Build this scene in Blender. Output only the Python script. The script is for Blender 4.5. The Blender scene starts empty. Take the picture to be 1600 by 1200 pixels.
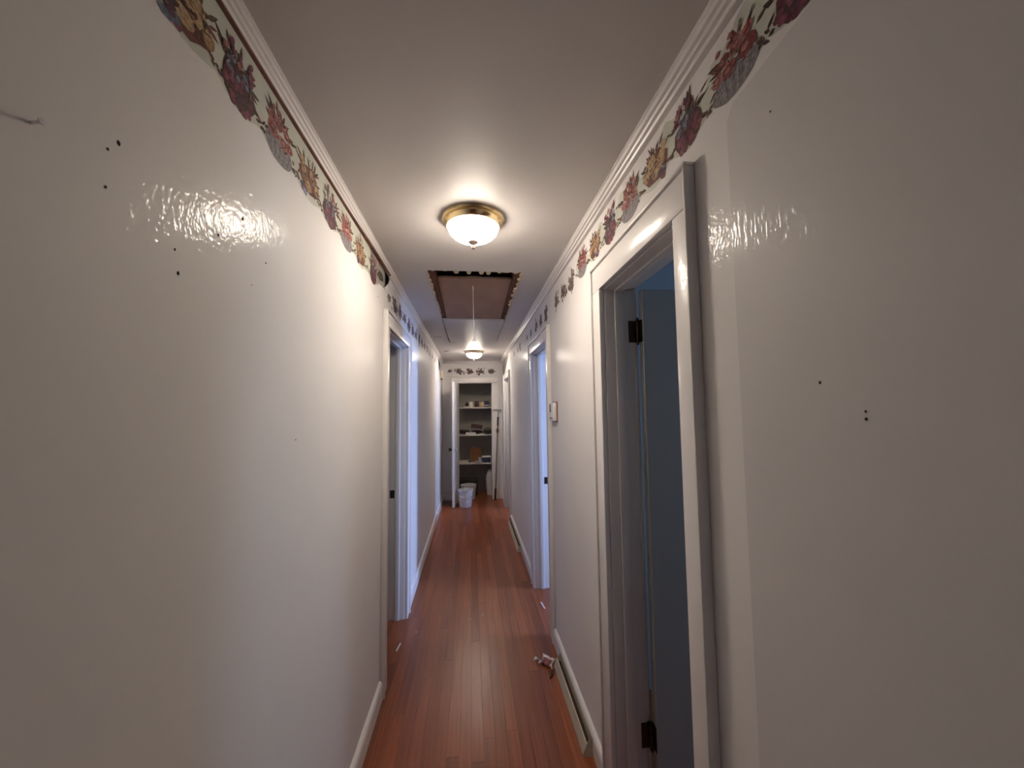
import bpy, bmesh, math, random
from mathutils import Vector, Matrix

C = bpy.context.scene.collection
S = bpy.context.scene
random.seed(7)

# ------------------------------------------------------------------ camera
YAW, PITCH, ROLL, FPX, CAMZ = 0.106708, 0.066546, -0.011997, 599.08, 1.5649
cam_d = bpy.data.cameras.new('camera')
cam = bpy.data.objects.new('camera', cam_d)
C.objects.link(cam)
cam_d.sensor_fit = 'HORIZONTAL'
cam_d.sensor_width = 36.0
cam_d.lens = FPX / 1600.0 * 36.0
cam_d.clip_start = 0.02
_f = Vector((math.sin(YAW) * math.cos(PITCH), math.cos(YAW) * math.cos(PITCH), math.sin(PITCH)))
_r = Vector((math.cos(YAW), -math.sin(YAW), 0))
_u = _r.cross(_f)
_r2 = math.cos(ROLL) * _r + math.sin(ROLL) * _u
_u2 = -math.sin(ROLL) * _r + math.cos(ROLL) * _u
M = Matrix(((_r2.x, _u2.x, -_f.x, 0), (_r2.y, _u2.y, -_f.y, 0), (_r2.z, _u2.z, -_f.z, CAMZ), (0, 0, 0, 1)))
cam.matrix_world = M
S.camera = cam

# ------------------------------------------------------------------ view, world, lights
S.view_settings.view_transform = 'Standard'
S.view_settings.look = 'None'
S.view_settings.exposure = 0.66
S.view_settings.gamma = 1.0
S.view_settings.use_curve_mapping = False

LAMP_COL = (1.0, 0.875, 0.735, 1)
LAMP1 = 66.0
LAMP2 = 74.0
DAY = (0.36, 0.53, 1.0)

w = bpy.data.worlds.new('sky')
S.world = w
w.use_nodes = True
bgn = w.node_tree.nodes['Background']
bgn.inputs[0].default_value = (0.45, 0.6, 0.9, 1)
bgn.inputs[1].default_value = 0.6


def area(name, loc, rot, sx, sy, power, col):
    l = bpy.data.lights.new(name, 'AREA')
    l.shape = 'RECTANGLE'
    l.size, l.size_y = sx, sy
    l.energy = power
    l.color = col
    o = bpy.data.objects.new(name, l)
    C.objects.link(o)
    o.location = loc
    o.rotation_euler = rot
    return o


PI = math.pi
# daylight in the windows of the rooms off the hall (each sits in its window opening), then an added fill
area('daylight_bathroom', (3.00, 1.10, 1.45), (0, PI / 2, 0), 1.2, 0.5, 7.0, (0.58, 0.74, 1.0))
area('daylight_bedroom', (3.55, 2.60, 1.35), (0, PI / 2, 0), 1.25, 0.38, 105.0, DAY)
area('daylight_end_bedroom', (3.55, 5.55, 1.45), (0, PI / 2, 0), 1.2, 0.9, 60.0, DAY)
area('daylight_left_bedroom', (-3.35, 1.4, 1.45), (0, -PI / 2, 0), 1.2, 1.0, 2.0, DAY)
area('fill_behind_camera', (0.0, -4.4, 1.45), (-PI / 2, 0, PI), 2.2, 1.3, 1.5, (0.95, 0.95, 1.0))  # added fill light behind the camera, to lift the near walls

# ------------------------------------------------------------------ materials


def mat(name, col, rough=0.6, spec=0.5, metal=0.0, bump=0.0, bscale=120.0, var=0.0, vscale=6.0, emit=None, estr=0.0, stretch=(1, 1, 1), coat=0.0, crough=0.2):
    m = bpy.data.materials.new(name)
    m.use_nodes = True
    nt = m.node_tree
    b = nt.nodes['Principled BSDF']
    b.inputs['Base Color'].default_value = (*col, 1)
    b.inputs['Roughness'].default_value = rough
    b.inputs['Specular IOR Level'].default_value = spec
    b.inputs['Metallic'].default_value = metal
    if emit:
        b.inputs['Emission Color'].default_value = emit
        b.inputs['Emission Strength'].default_value = estr
    if bump or var:
        tc = nt.nodes.new('ShaderNodeTexCoord')
        mp = nt.nodes.new('ShaderNodeMapping')
        mp.inputs['Scale'].default_value = stretch
        nt.links.new(tc.outputs['Object'], mp.inputs[0])
    if bump:
        n = nt.nodes.new('ShaderNodeTexNoise')
        n.inputs['Scale'].default_value = bscale
        n.inputs['Detail'].default_value = 1.0 if coat else 3
        bp = nt.nodes.new('ShaderNodeBump')
        bp.inputs['Strength'].default_value = bump
        bp.inputs['Distance'].default_value = 0.003
        nt.links.new(mp.outputs[0], n.inputs['Vector'])
        nt.links.new(n.outputs['Fac'], bp.inputs['Height'])
        if coat:      # gloss film with a brushed, orange-peel surface over even paint
            b.inputs['Coat Weight'].default_value = coat
            b.inputs['Coat Roughness'].default_value = crough
            b.inputs['Coat IOR'].default_value = 1.5
            nt.links.new(bp.outputs[0], b.inputs['Coat Normal'])
        else:
            nt.links.new(bp.outputs[0], b.inputs['Normal'])
    if var:
        n2 = nt.nodes.new('ShaderNodeTexNoise')
        n2.inputs['Scale'].default_value = vscale
        n2.inputs['Detail'].default_value = 4
        nt.links.new(mp.outputs[0], n2.inputs['Vector'])
        mr = nt.nodes.new('ShaderNodeMapRange')
        mr.inputs[1].default_value = 0.3
        mr.inputs[2].default_value = 0.7
        mr.inputs[3].default_value = 1 - var
        mr.inputs[4].default_value = 1 + var * 0.6
        nt.links.new(n2.outputs['Fac'], mr.inputs[0])
        mx = nt.nodes.new('ShaderNodeVectorMath')
        mx.operation = 'SCALE'
        mx.inputs[0].default_value = col
        nt.links.new(mr.outputs[0], mx.inputs['Scale'])
        nt.links.new(mx.outputs[0], b.inputs['Base Color'])
    return m


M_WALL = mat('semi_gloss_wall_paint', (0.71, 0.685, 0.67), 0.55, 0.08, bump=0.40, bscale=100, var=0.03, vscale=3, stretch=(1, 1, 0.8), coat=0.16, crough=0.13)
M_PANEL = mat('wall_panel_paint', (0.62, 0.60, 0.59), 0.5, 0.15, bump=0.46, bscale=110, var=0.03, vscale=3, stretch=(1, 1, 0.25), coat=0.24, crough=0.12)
M_CEIL = mat('ceiling_paint', (0.60, 0.57, 0.55), 0.45, 0.35, bump=0.08, bscale=60, var=0.05, vscale=2)
M_TRIM = mat('gloss_trim_paint', (0.73, 0.70, 0.68), 0.45, 0.3, bump=0.4, bscale=150, stretch=(1, 1, 0.5), coat=0.35, crough=0.15)
M_JAMB = mat('jamb_paint', (0.62, 0.60, 0.58), 0.35, 0.5, bump=0.06, bscale=90)
M_ROOM = mat('bedroom_wall_paint', (0.42, 0.46, 0.50), 0.6, 0.3, var=0.05)
M_BATH = mat('bathroom_wall_paint', (0.36, 0.43, 0.50), 0.6, 0.3, var=0.05)
M_BATHC = mat('bathroom_ceiling_paint', (0.32, 0.40, 0.48), 0.7, 0.3, bump=0.5, bscale=90, var=0.15, vscale=60)
M_LEAF = mat('door_leaf_paint', (0.31, 0.33, 0.325), 0.4, 0.4, bump=0.05, bscale=60)
M_BRASS = mat('polished_brass', (0.80, 0.64, 0.36), 0.22, 0.5, 1.0)
M_PALEBRASS = mat('pale_brass', (0.70, 0.60, 0.45), 0.3, 0.5, 1.0)
M_FINIAL = mat('tan_enamel_finial', (0.12, 0.085, 0.07), 0.4, 0.4)
M_BRONZE = mat('dark_bronze_hinge', (0.045, 0.022, 0.014), 0.45, 0.4, 0.6, var=0.4, vscale=40)
M_BLACK = mat('black_metal', (0.012, 0.011, 0.012), 0.4, 0.4)
M_HOLE = mat('dark_hole', (0.03, 0.022, 0.018), 0.9, 0.1)
M_PLY = mat('brown_hardboard', (0.40, 0.255, 0.18), 0.75, 0.2, var=0.12, vscale=9, stretch=(1, 0.4, 1))
M_RAW = mat('dark_raw_lumber', (0.15, 0.06, 0.038), 0.8, 0.2, var=0.3, vscale=14, stretch=(1, 0.2, 1))
M_PLASTER = mat('broken_cream_plaster', (0.70, 0.58, 0.38), 0.9, 0.1, bump=0.5, bscale=60, var=0.25, vscale=25)
M_RED = mat('bare_reddish_wood_edge', (0.23, 0.115, 0.09), 0.7, 0.2, var=0.3, vscale=20)
M_BEIGE = mat('beige_enamel', (0.48, 0.43, 0.33), 0.4, 0.4, var=0.12, vscale=14)
M_WHITEP = mat('white_plastic', (0.72, 0.70, 0.68), 0.4, 0.5)
M_GREYP = mat('grey_plastic', (0.32, 0.31, 0.31), 0.5, 0.4)
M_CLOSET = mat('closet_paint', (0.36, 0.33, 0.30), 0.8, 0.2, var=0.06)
M_DARKSPOT = mat('dark_spot', (0.09, 0.08, 0.07), 0.9, 0.1, var=0.6, vscale=30)
M_SUB = mat('dark_subfloor', (0.05, 0.02, 0.012), 0.9, 0.1)
M_STEEL = mat('bright_steel', (0.7, 0.7, 0.7), 0.25, 0.5, 1.0)
M_CORD = mat('white_cord', (0.75, 0.70, 0.63), 0.6, 0.3)


def wood_mat():
    m = bpy.data.materials.new('red_oak_strip_flooring')
    m.use_nodes = True
    nt = m.node_tree
    N, L = nt.nodes.new, nt.links.new
    b = nt.nodes['Principled BSDF']
    tc = N('ShaderNodeTexCoord')
    oi = N('ShaderNodeObjectInfo')
    add = N('ShaderNodeVectorMath')
    add.operation = 'ADD'
    cmb = N('ShaderNodeCombineXYZ')
    mul = N('ShaderNodeMath')
    mul.operation = 'MULTIPLY'
    mul.inputs[1].default_value = 37.0
    L(oi.outputs['Random'], mul.inputs[0])
    L(mul.outputs[0], cmb.inputs[0])
    L(mul.outputs[0], cmb.inputs[1])
    L(tc.outputs['Object'], add.inputs[0])
    L(cmb.outputs[0], add.inputs[1])
    mp = N('ShaderNodeMapping')
    mp.inputs['Scale'].default_value = (60, 1.6, 30)
    L(add.outputs[0], mp.inputs[0])
    n = N('ShaderNodeTexNoise')
    n.inputs['Scale'].default_value = 1.0
    n.inputs['Detail'].default_value = 6
    n.inputs['Roughness'].default_value = 0.6
    L(mp.outputs[0], n.inputs['Vector'])
    cr = N('ShaderNodeValToRGB')
    e = cr.color_ramp.elements
    e[0].position, e[0].color = 0.28, (0.165, 0.042, 0.016, 1)
    e[1].position, e[1].color = 0.75, (0.300, 0.092, 0.035, 1)
    L(n.outputs['Fac'], cr.inputs[0])
    pr = N('ShaderNodeValToRGB')
    pr.color_ramp.elements[0].color = (0.72, 0.70, 0.72, 1)
    pr.color_ramp.elements[1].color = (1.25, 1.22, 1.15, 1)
    L(oi.outputs['Random'], pr.inputs[0])
    mx = N('ShaderNodeVectorMath')
    mx.operation = 'MULTIPLY'
    L(cr.outputs[0], mx.inputs[0])
    L(pr.outputs[0], mx.inputs[1])
    L(mx.outputs[0], b.inputs['Base Color'])
    n2 = N('ShaderNodeTexNoise')
    n2.inputs['Scale'].default_value = 3
    n2.inputs['Detail'].default_value = 2
    L(add.outputs[0], n2.inputs['Vector'])
    mr = N('ShaderNodeMapRange')
    mr.inputs[3].default_value = 0.25
    mr.inputs[4].default_value = 0.40
    L(n2.outputs['Fac'], mr.inputs[0])
    L(mr.outputs[0], b.inputs['Roughness'])
    b.inputs['Specular IOR Level'].default_value = 0.45
    bp = N('ShaderNodeBump')
    bp.inputs['Strength'].default_value = 0.02
    bp.inputs['Distance'].default_value = 0.002
    L(n.outputs['Fac'], bp.inputs['Height'])
    L(bp.outputs[0], b.inputs['Normal'])
    return m


M_WOOD = wood_mat()


def print_mat(name):
    m = bpy.data.materials.new(name)
    m.use_nodes = True
    nt = m.node_tree
    b = nt.nodes['Principled BSDF']
    a = nt.nodes.new('ShaderNodeAttribute')
    a.attribute_name = 'Col'
    n = nt.nodes.new('ShaderNodeTexNoise')
    n.inputs['Scale'].default_value = 110
    n.inputs['Detail'].default_value = 6
    n.inputs['Roughness'].default_value = 0.7
    tc = nt.nodes.new('ShaderNodeTexCoord')
    nt.links.new(tc.outputs['Object'], n.inputs['Vector'])
    mr = nt.nodes.new('ShaderNodeMapRange')
    mr.inputs[1].default_value = 0.3
    mr.inputs[2].default_value = 0.7
    mr.inputs[3].default_value = 0.42
    mr.inputs[4].default_value = 1.45
    nt.links.new(n.outputs['Fac'], mr.inputs[0])
    sc = nt.nodes.new('ShaderNodeVectorMath')
    sc.operation = 'SCALE'
    nt.links.new(a.outputs['Color'], sc.inputs[0])
    nt.links.new(mr.outputs[0], sc.inputs['Scale'])
    nt.links.new(sc.outputs[0], b.inputs['Base Color'])
    b.inputs['Roughness'].default_value = 0.6
    b.inputs['Specular IOR Level'].default_value = 0.2
    return m


M_PRINT = print_mat('printed_flowers')
M_PAPER = mat('pale_green_wallpaper', (0.50, 0.51, 0.44), 0.6, 0.2, var=0.06, vscale=25)
M_OLDPAPER = mat('worn_paper_backing', (0.30, 0.26, 0.24), 0.8, 0.1, var=0.25, vscale=25)

# ------------------------------------------------------------------ builders


def empty(name, loc=(0, 0, 0), parent=None):
    o = bpy.data.objects.new(name, None)
    o.empty_display_size = 0.05
    o.location = loc
    C.objects.link(o)
    if parent:
        o.parent = parent
    return o


def tag(o, label=None, cat=None, group=None, kind=None):
    if label:
        o['label'] = label
    if cat:
        o['category'] = cat
    if group:
        o['group'] = group
    if kind:
        o['kind'] = kind
    return o


class B:
    """collects shapes, links them as ONE mesh object (coordinates are world ones, made local to the parent)"""

    def __init__(s):
        s.bm = bmesh.new()

    def box(s, x0, x1, y0, y1, z0, z1, bev=0.0, seg=1):
        vs = [s.bm.verts.new((x, y, z)) for z in (z0, z1) for y in (y0, y1) for x in (x0, x1)]
        fs = []
        for idx in ((0, 2, 3, 1), (4, 5, 7, 6), (0, 1, 5, 4), (2, 6, 7, 3), (0, 4, 6, 2), (1, 3, 7, 5)):
            fs.append(s.bm.faces.new([vs[i] for i in idx]))
        if bev:
            es = {e for f in fs for e in f.edges}
            bmesh.ops.bevel(s.bm, geom=list(es), offset=bev, segments=seg, affect='EDGES', profile=0.5)
        return s

    def prism(s, pts, axis, a0, a1):
        """pts: 2D outline; axis 'x','y','z' is the extrusion direction"""
        def P(p, a):
            if axis == 'y':
                return (p[0], a, p[1])
            if axis == 'x':
                return (a, p[0], p[1])
            return (p[0], p[1], a)
        v0 = [s.bm.verts.new(P(p, a0)) for p in pts]
        v1 = [s.bm.verts.new(P(p, a1)) for p in pts]
        n = len(pts)
        s.bm.faces.new(v0)
        s.bm.faces.new(v1[::-1])
        for i in range(n):
            j = (i + 1) % n
            s.bm.faces.new((v0[j], v0[i], v1[i], v1[j]))
        return s

    def lathe(s, prof, cx, cy, seg=32, flute=0.0, nfl=0, axis='z', cz=0.0, cap=True):
        rings = []
        for (r, z) in prof:
            ring = []
            for k in range(seg):
                t = 2 * PI * k / seg
                rr = r * (1 + flute * math.cos(nfl * t))
                a, b2 = rr * math.cos(t), rr * math.sin(t)
                if axis == 'z':
                    p = (cx + a, cy + b2, cz + z)
                elif axis == 'x':
                    p = (cx + z, cy + a, cz + b2)
                else:
                    p = (cx + a, cy + z, cz + b2)
                ring.append(s.bm.verts.new(p))
            rings.append(ring)
        for i in range(len(rings) - 1):
            for k in range(seg):
                j = (k + 1) % seg
                s.bm.faces.new((rings[i][k], rings[i][j], rings[i + 1][j], rings[i + 1][k]))
        if cap:
            s.bm.faces.new(rings[0][::-1])
            s.bm.faces.new(rings[-1])
        return s

    def tube(s, pts, r, seg=8):
        pts = [Vector(p) for p in pts]
        rr = r if isinstance(r, (list, tuple)) else [r] * len(pts)
        rings = []
        for i, p in enumerate(pts):
            d = (pts[min(i + 1, len(pts) - 1)] - pts[max(i - 1, 0)]).normalized()
            a = d.cross(Vector((0.3, 0.2, 1))) if abs(d.z) < 0.9 else d.cross(Vector((1, 0, 0)))
            a.normalize()
            b2 = d.cross(a)
            rings.append([s.bm.verts.new(p + rr[i] * (math.cos(2 * PI * k / seg) * a + math.sin(2 * PI * k / seg) * b2)) for k in range(seg)])
        for i in range(len(rings) - 1):
            for k in range(seg):
                j = (k + 1) % seg
                s.bm.faces.new((rings[i][k], rings[i][j], rings[i + 1][j], rings[i + 1][k]))
        s.bm.faces.new(rings[0][::-1])
        s.bm.faces.new(rings[-1])
        return s

    def poly(s, pts):
        s.bm.faces.new([s.bm.verts.new(p) for p in pts])
        return s

    def build(s, name, m, parent=None, smooth=False, xf=None):
        if xf is not None:
            bmesh.ops.transform(s.bm, matrix=xf, verts=s.bm.verts)
        bmesh.ops.recalc_face_normals(s.bm, faces=s.bm.faces)
        if parent is not None:
            off = Vector(parent.location)
            p = parent.parent
            while p is not None:
                off += Vector(p.location)
                p = p.parent
            bmesh.ops.translate(s.bm, verts=s.bm.verts, vec=-off)
        me = bpy.data.meshes.new(name)
        s.bm.to_mesh(me)
        s.bm.free()
        me.materials.append(m)
        if smooth:
            for p in me.polygons:
                p.use_smooth = True
            try:
                me.set_sharp_from_angle(angle=math.radians(40))
            except Exception:
                pass
        o = bpy.data.objects.new(name, me)
        C.objects.link(o)
        if parent is not None:
            o.parent = parent
        return o


def struct(o):
    o['kind'] = 'structure'
    return o


# ------------------------------------------------------------------ dimensions
XL, XR = -0.505, 0.558          # hall faces of the walls
WT = 0.122                      # wall thickness
H = 2.44
YB, YE = -1.6, 6.88             # hall start (behind the camera), end wall face
ZD = 2.062                      # door head
# openings: y0, y1
D1 = (0.950, 1.530)             # right, bathroom
D2 = (2.355, 3.060)             # left
D3 = (2.725, 3.420)             # right, bright bedroom
D4 = (5.560, 6.210)             # right, at the end
CX0, CX1 = -0.215, 0.365        # closet opening


def wall_x(name, x0, x1, y0, y1, ops, m, zt=H):
    b = B()
    y = y0
    for (a, c, z) in ops:
        b.box(x0, x1, y, a, 0, zt)
        b.box(x0, x1, a, c, z, zt)
        y = c
    b.box(x0, x1, y, y1, 0, zt)
    return struct(b.build(name, m))


JT = 0.02    # jamb board thickness: rough opening is larger by this
wall_left = wall_x('wall_left', XL - WT, XL, YB, YE, [(D2[0] - JT, D2[1] + JT, ZD + JT)], M_WALL)
wall_right = wall_x('wall_right', XR, XR + WT, YB, YE,
                    [(D1[0] - JT, D1[1] + JT, ZD + JT), (D3[0] - JT, D3[1] + JT, ZD + JT), (D4[0] - JT, D4[1] + JT, ZD + JT)], M_WALL)
b = B()
b.box(XL - WT, CX0 - JT, YE, YE + 0.115, 0, H)
b.box(CX1 + JT, XR + WT, YE, YE + 0.115, 0, H)
b.box(CX0 - JT, CX1 + JT, YE, YE + 0.115, ZD - 0.02 + JT, H)
wall_end = struct(b.build('wall_end', M_WALL))

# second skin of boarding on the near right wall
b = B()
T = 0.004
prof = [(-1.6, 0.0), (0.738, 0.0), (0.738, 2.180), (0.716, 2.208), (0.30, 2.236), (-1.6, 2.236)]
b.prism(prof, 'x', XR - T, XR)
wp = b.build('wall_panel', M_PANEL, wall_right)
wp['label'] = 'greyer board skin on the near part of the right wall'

# holes and scuffs in the walls


def hole(wall, x, y, z, r, name='nail_hole'):
    sx = 1 if x < 0 else -1
    bb = B()
    n = 7
    pts = [(y + r * (0.7 + 0.5 * random.random()) * math.cos(2 * PI * k / n), z + 1.25 * r * (0.7 + 0.5 * random.random()) * math.sin(2 * PI * k / n)) for k in range(n)]
    bb.prism(pts, 'x', x, x + sx * 0.0007)
    return bb.build(name, M_HOLE, wall)


for (y, z, r) in ((0.586, 1.956, 0.0035), (0.571, 1.936, 0.0018), (0.571, 1.881, 0.0022), (0.887, 1.996, 0.003), (0.809, 1.923, 0.0028),
                  (0.699, 1.846, 0.0022), (0.709, 1.808, 0.003), (0.988, 1.935, 0.002), (1.177, 1.485, 0.002), (0.93, 1.86, 0.0015), (2.13, 2.19, 0.003)):
    hole(wall_left, XL, y, z, r)
for (y, z, r) in ((0.555, 1.602, 0.002), (0.487, 1.545, 0.002), (0.487, 1.556, 0.0014), (0.62, 2.11, 0.0015)):
    hole(wall_right, XR - T, y, z, r)

# ------------------------------------------------------------------ ceiling with the attic opening
HX0, HX1, HY0, HY1, HY2 = -0.276, 0.336, 2.385, 3.680, 4.950
b = B()
CT = 0.03
b.box(XL - WT, XR + WT, YB, HY0, H, H + CT)
b.box(XL - WT, HX0, HY0, HY2, H, H + CT)
b.box(HX1, XR + WT, HY0, HY2, H, H + CT)
b.box(XL - WT, XR + WT, HY2, YE + 0.115, H, H + CT)
ceiling = struct(b.build('ceiling', M_CEIL))
# ceiling cracks
for (pts) in ([(-0.44, 4.62), (-0.345, 4.60), (-0.345, 4.585), (-0.44, 4.603)], [(-0.40, 5.75), (-0.33, 5.72), (-0.325, 5.68), (-0.40, 5.70)],
              [(-0.50, 4.66), (-0.47, 4.63), (-0.46, 4.61), (-0.50, 4.63)]):
    bb = B()
    bb.prism(pts, 'z', H - 0.0008, H)
    bb.build('crack', M_HOLE, ceiling)

# attic space over the opening, closed on top so no sky comes in
b = B()
b.box(-0.55, 0.60, 2.0, 5.3, 2.90, 2.95)
b.box(-0.55, -0.50, 2.0, 5.3, H + CT, 2.90)
b.box(0.55, 0.60, 2.0, 5.3, H + CT, 2.90)
b.box(-0.50, 0.55, 2.0, 2.05, H + CT, 2.90)
b.box(-0.50, 0.55, 5.25, 5.3, H + CT, 2.90)
struct(b.build('ceiling_attic', M_RAW))

# ------------------------------------------------------------------ floor: strip planks, each its own board
b = B()
b.box(-4.0, 4.0, -5.0, 8.0, -0.05, -0.012)
floor = struct(b.build('floor', M_SUB))
PW = 0.057
rows = 25
xs = -0.690
plank_meshes = {}


def plank_mesh(length):
    key = round(length, 2)
    if key not in plank_meshes:
        bb = B()
        bb.box(-PW / 2 + 0.0002, PW / 2 - 0.0002, 0, key - 0.0003, -0.012, 0, bev=0.0004)
        bmesh.ops.recalc_face_normals(bb.bm, faces=bb.bm.faces)
        me = bpy.data.meshes.new('plank')
        bb.bm.to_mesh(me)
        bb.bm.free()
        me.materials.append(M_WOOD)
        plank_meshes[key] = me
    return plank_meshes[key]


np_ = 0
for r in range(rows):
    x = xs + (r + 0.5) * PW
    y = -1.6 - random.uniform(0, 0.9)
    while y < 7.6:
        ln = random.choice((0.7, 0.9, 1.1, 1.3, 1.5, 1.7))
        ln = min(ln, round(7.62 - y, 2))
        if ln < 0.1:
            break
        o = bpy.data.objects.new('plank', plank_mesh(ln))
        C.objects.link(o)
        o.parent = floor
        o.location = (x, y, random.uniform(-0.0004, 0.0))
        y += round(ln, 2)
        np_ += 1
# floors of the side rooms, under the same varnish, beyond what the door openings show
for (x0, x1, y0, y1) in ((xs + rows * PW, 3.6, -0.6, 7.0), (-3.4, xs, -0.6, 5.0), (-3.0, 3.0, -4.5, -1.62)):
    bb = B()
    bb.box(x0, x1, y0, y1, -0.0118, -0.0006)
    bb.build('room_floor', M_WOOD, floor)

# ------------------------------------------------------------------ side rooms


def room(name, x0, x1, y0, y1, side, win, mw, mc, open_side):
    """shell with a window; open_side is the side that the hall wall closes"""
    b = B()
    t = 0.1
    for s_, (a0, a1, c0, c1) in dict(near=(x0, x1, y0 - t, y0), far=(x0, x1, y1, y1 + t)).items():
        if s_ == open_side:
            continue
        if s_ == side:
            wx0, wx1, z0, z1 = win
            b.box(a0, wx0, c0, c1, 0, H).box(wx1, a1, c0, c1, 0, H).box(wx0, wx1, c0, c1, 0, z0).box(wx0, wx1, c0, c1, z1, H)
        else:
            b.box(a0, a1, c0, c1, 0, H)
    for s_, (a0, a1, c0, c1) in dict(left=(x0 - t, x0, y0 - t, y1 + t), right=(x1, x1 + t, y0 - t, y1 + t)).items():
        if s_ == open_side:
            continue
        if s_ == side:
            wy0, wy1, z0, z1 = win
            b.box(a0, a1, c0, wy0, 0, H).box(a0, a1, wy1, c1, 0, H).box(a0, a1, wy0, wy1, 0, z0).box(a0, a1, wy0, wy1, z1, H)
        else:
            b.box(a0, a1, c0, c1, 0, H)
    struct(b.build('wall_' + name, mw))
    b = B()
    b.box(x0 - t, x1 + t, y0 - t, y1 + t, H + 0.001, H + 0.05)
    struct(b.build('ceiling_' + name, mc))


XRo, XLo = XR + WT, XL - WT
room('bathroom', XRo, 3.05, -0.3, 2.15, 'right', (0.65, 1.55, 0.8, 2.05), M_BATH, M_BATHC, 'left')
room('bedroom', XRo, 3.6, 2.28, 4.6, 'right', (2.38, 2.82, 0.65, 2.05), M_ROOM, M_ROOM, 'left')
room('end_bedroom', XRo, 3.6, 4.7, 6.9, 'right', (5.05, 6.05, 0.8, 2.1), M_ROOM, M_ROOM, 'left')
room('left_bedroom', -3.4, XLo, 0.3, 4.4, 'left', (0.85, 1.95, 0.8, 2.1), M_ROOM, M_ROOM, 'right')
room('living_room', -2.6, 2.6, -4.5, YB - 0.1, 'near', (-1.15, 1.15, 0.75, 2.15), M_WALL, M_CEIL, 'far')
b = B()
b.box(-2.7, XLo, YB - 0.1, YB, 0, H).box(XRo, 2.7, YB - 0.1, YB, 0, H)
struct(b.build('wall_back', M_WALL))


def window_x(n, x, y0, y1, z0, z1):
    b = B()
    w_ = 0.05
    b.box(x, x + 0.06, y0, y0 + w_, z0, z1).box(x, x + 0.06, y1 - w_, y1, z0, z1).box(x, x + 0.06, y0, y1, z0, z0 + w_).box(x, x + 0.06, y0, y1, z1 - w_, z1)
    b.box(x + 0.01, x + 0.05, y0, y1, (z0 + z1) / 2 - 0.02, (z0 + z1) / 2 + 0.02)
    fr = struct(b.build('window_%d' % n, M_TRIM))
    g = B()
    g.box(x + 0.028, x + 0.032, y0 + w_, y1 - w_, z0 + w_, z1 - w_)
    g.build('pane', M_GLASS, fr)


M_GLASS = bpy.data.materials.new('window_glass')
M_GLASS.use_nodes = True
_g = M_GLASS.node_tree.nodes['Principled BSDF']
_g.inputs['Transmission Weight'].default_value = 1.0
_g.inputs['Roughness'].default_value = 0.02
window_x(1, 3.07, 0.65, 1.55, 0.8, 2.05)
window_x(2, 3.62, 2.38, 2.82, 0.65, 2.05)
window_x(3, 3.62, 5.05, 6.05, 0.8, 2.1)
window_x(4, -3.48, 0.85, 1.95, 0.8, 2.1)
b = B()
b.box(-1.15, 1.15, -4.58, -4.52, 0.75, 0.82).box(-1.15, 1.15, -4.58, -4.52, 2.08, 2.15).box(-1.15, -1.09, -4.58, -4.52, 0.75, 2.15).box(1.09, 1.15, -4.58, -4.52, 0.75, 2.15).box(-0.03, 0.03, -4.58, -4.52, 0.75, 2.15)
w5 = struct(b.build('window_5', M_TRIM))
g = B()
g.box(-1.09, 1.09, -4.552, -4.548, 0.82, 2.08)
g.build('pane', M_GLASS, w5)

# ------------------------------------------------------------------ door frames in the side walls
CT_ = 0.022   # casing thickness
BB = 0.030    # back band thickness
CW = 0.088    # casing width


def door_frame(n, sg, xw, y0, y1, zt, cn=CW, ch=CW):
    """casing, back band, jamb and stop of one opening; sg=+1 right wall, -1 left wall"""
    root = struct(empty('door_%d' % n, (xw, (y0 + y1) / 2, 0)))
    rv = 0.005

    def bx(d0, d1, ya, yb, za, zb, name, m, bev=0.0):
        """d = distance from the hall face of the wall, positive into the wall"""
        xa, xb = sorted((xw + sg * d0, xw + sg * d1))
        bb = B()
        bb.box(xa, xb, min(ya, yb), max(ya, yb), za, zb, bev=bev, seg=2)
        return bb.build(name, m, root, smooth=bool(bev))
    # flat casing boards: two sides, head laid across them
    for (ya, s_, cw) in ((y0 - rv, -1, cn), (y1 + rv, 1, CW)):
        bx(-CT_, 0, ya, ya + s_ * (cw - 0.004), 0.0, zt + rv - 0.0005, 'casing', M_TRIM, 0.004)
        bx(-BB, 0, ya + s_ * (cw - 0.0035), ya + s_ * (cw + 0.006), 0.0, zt + rv + ch - 0.0045, 'back_band', M_TRIM, 0.003)
    bx(-CT_, 0, y0 - rv - cn + 0.004, y1 + rv + CW - 0.004, zt + rv, zt + rv + ch - 0.005, 'casing', M_TRIM, 0.004)
    bx(-BB, 0, y0 - rv - cn - 0.006, y1 + rv + CW + 0.006, zt + rv + ch - 0.004, zt + rv + ch + 0.006, 'back_band', M_TRIM, 0.003)
    # jamb boards
    for (ya, s_) in ((y0, -1), (y1, 1)):
        bx(0.0, WT + 0.002, ya, ya + s_ * JT, 0.0, zt, 'jamb', M_JAMB, 0.003)
    bx(0.0, WT + 0.002, y0 - JT, y1 + JT, zt, zt + JT, 'jamb', M_JAMB, 0.003)
    # stops
    for (ya, s_) in ((y0, 1), (y1, -1)):
        bx(0.040, 0.078, ya, ya + s_ * 0.011, 0.0, zt - 0.011, 'stop', M_JAMB, 0.003)
    bx(0.040, 0.078, y0, y1, zt - 0.011, zt, 'stop', M_JAMB, 0.003)
    # casing on the room side
    for (ya, s_) in ((y0 - rv, -1), (y1 + rv, 1)):
        bx(WT + 0.002, WT + 0.02, ya, ya + s_ * CW, 0.0, zt + CW, 'casing', M_JAMB, 0.003)
    return root


d1 = door_frame(1, 1, XR, D1[0], D1[1], ZD, 0.073, 0.106)
d2 = door_frame(2, -1, XL, D2[0], D2[1], ZD)
d3 = door_frame(3, 1, XR, D3[0], D3[1], ZD)
d4 = door_frame(4, 1, XR, D4[0], D4[1], ZD - 0.02)

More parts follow.
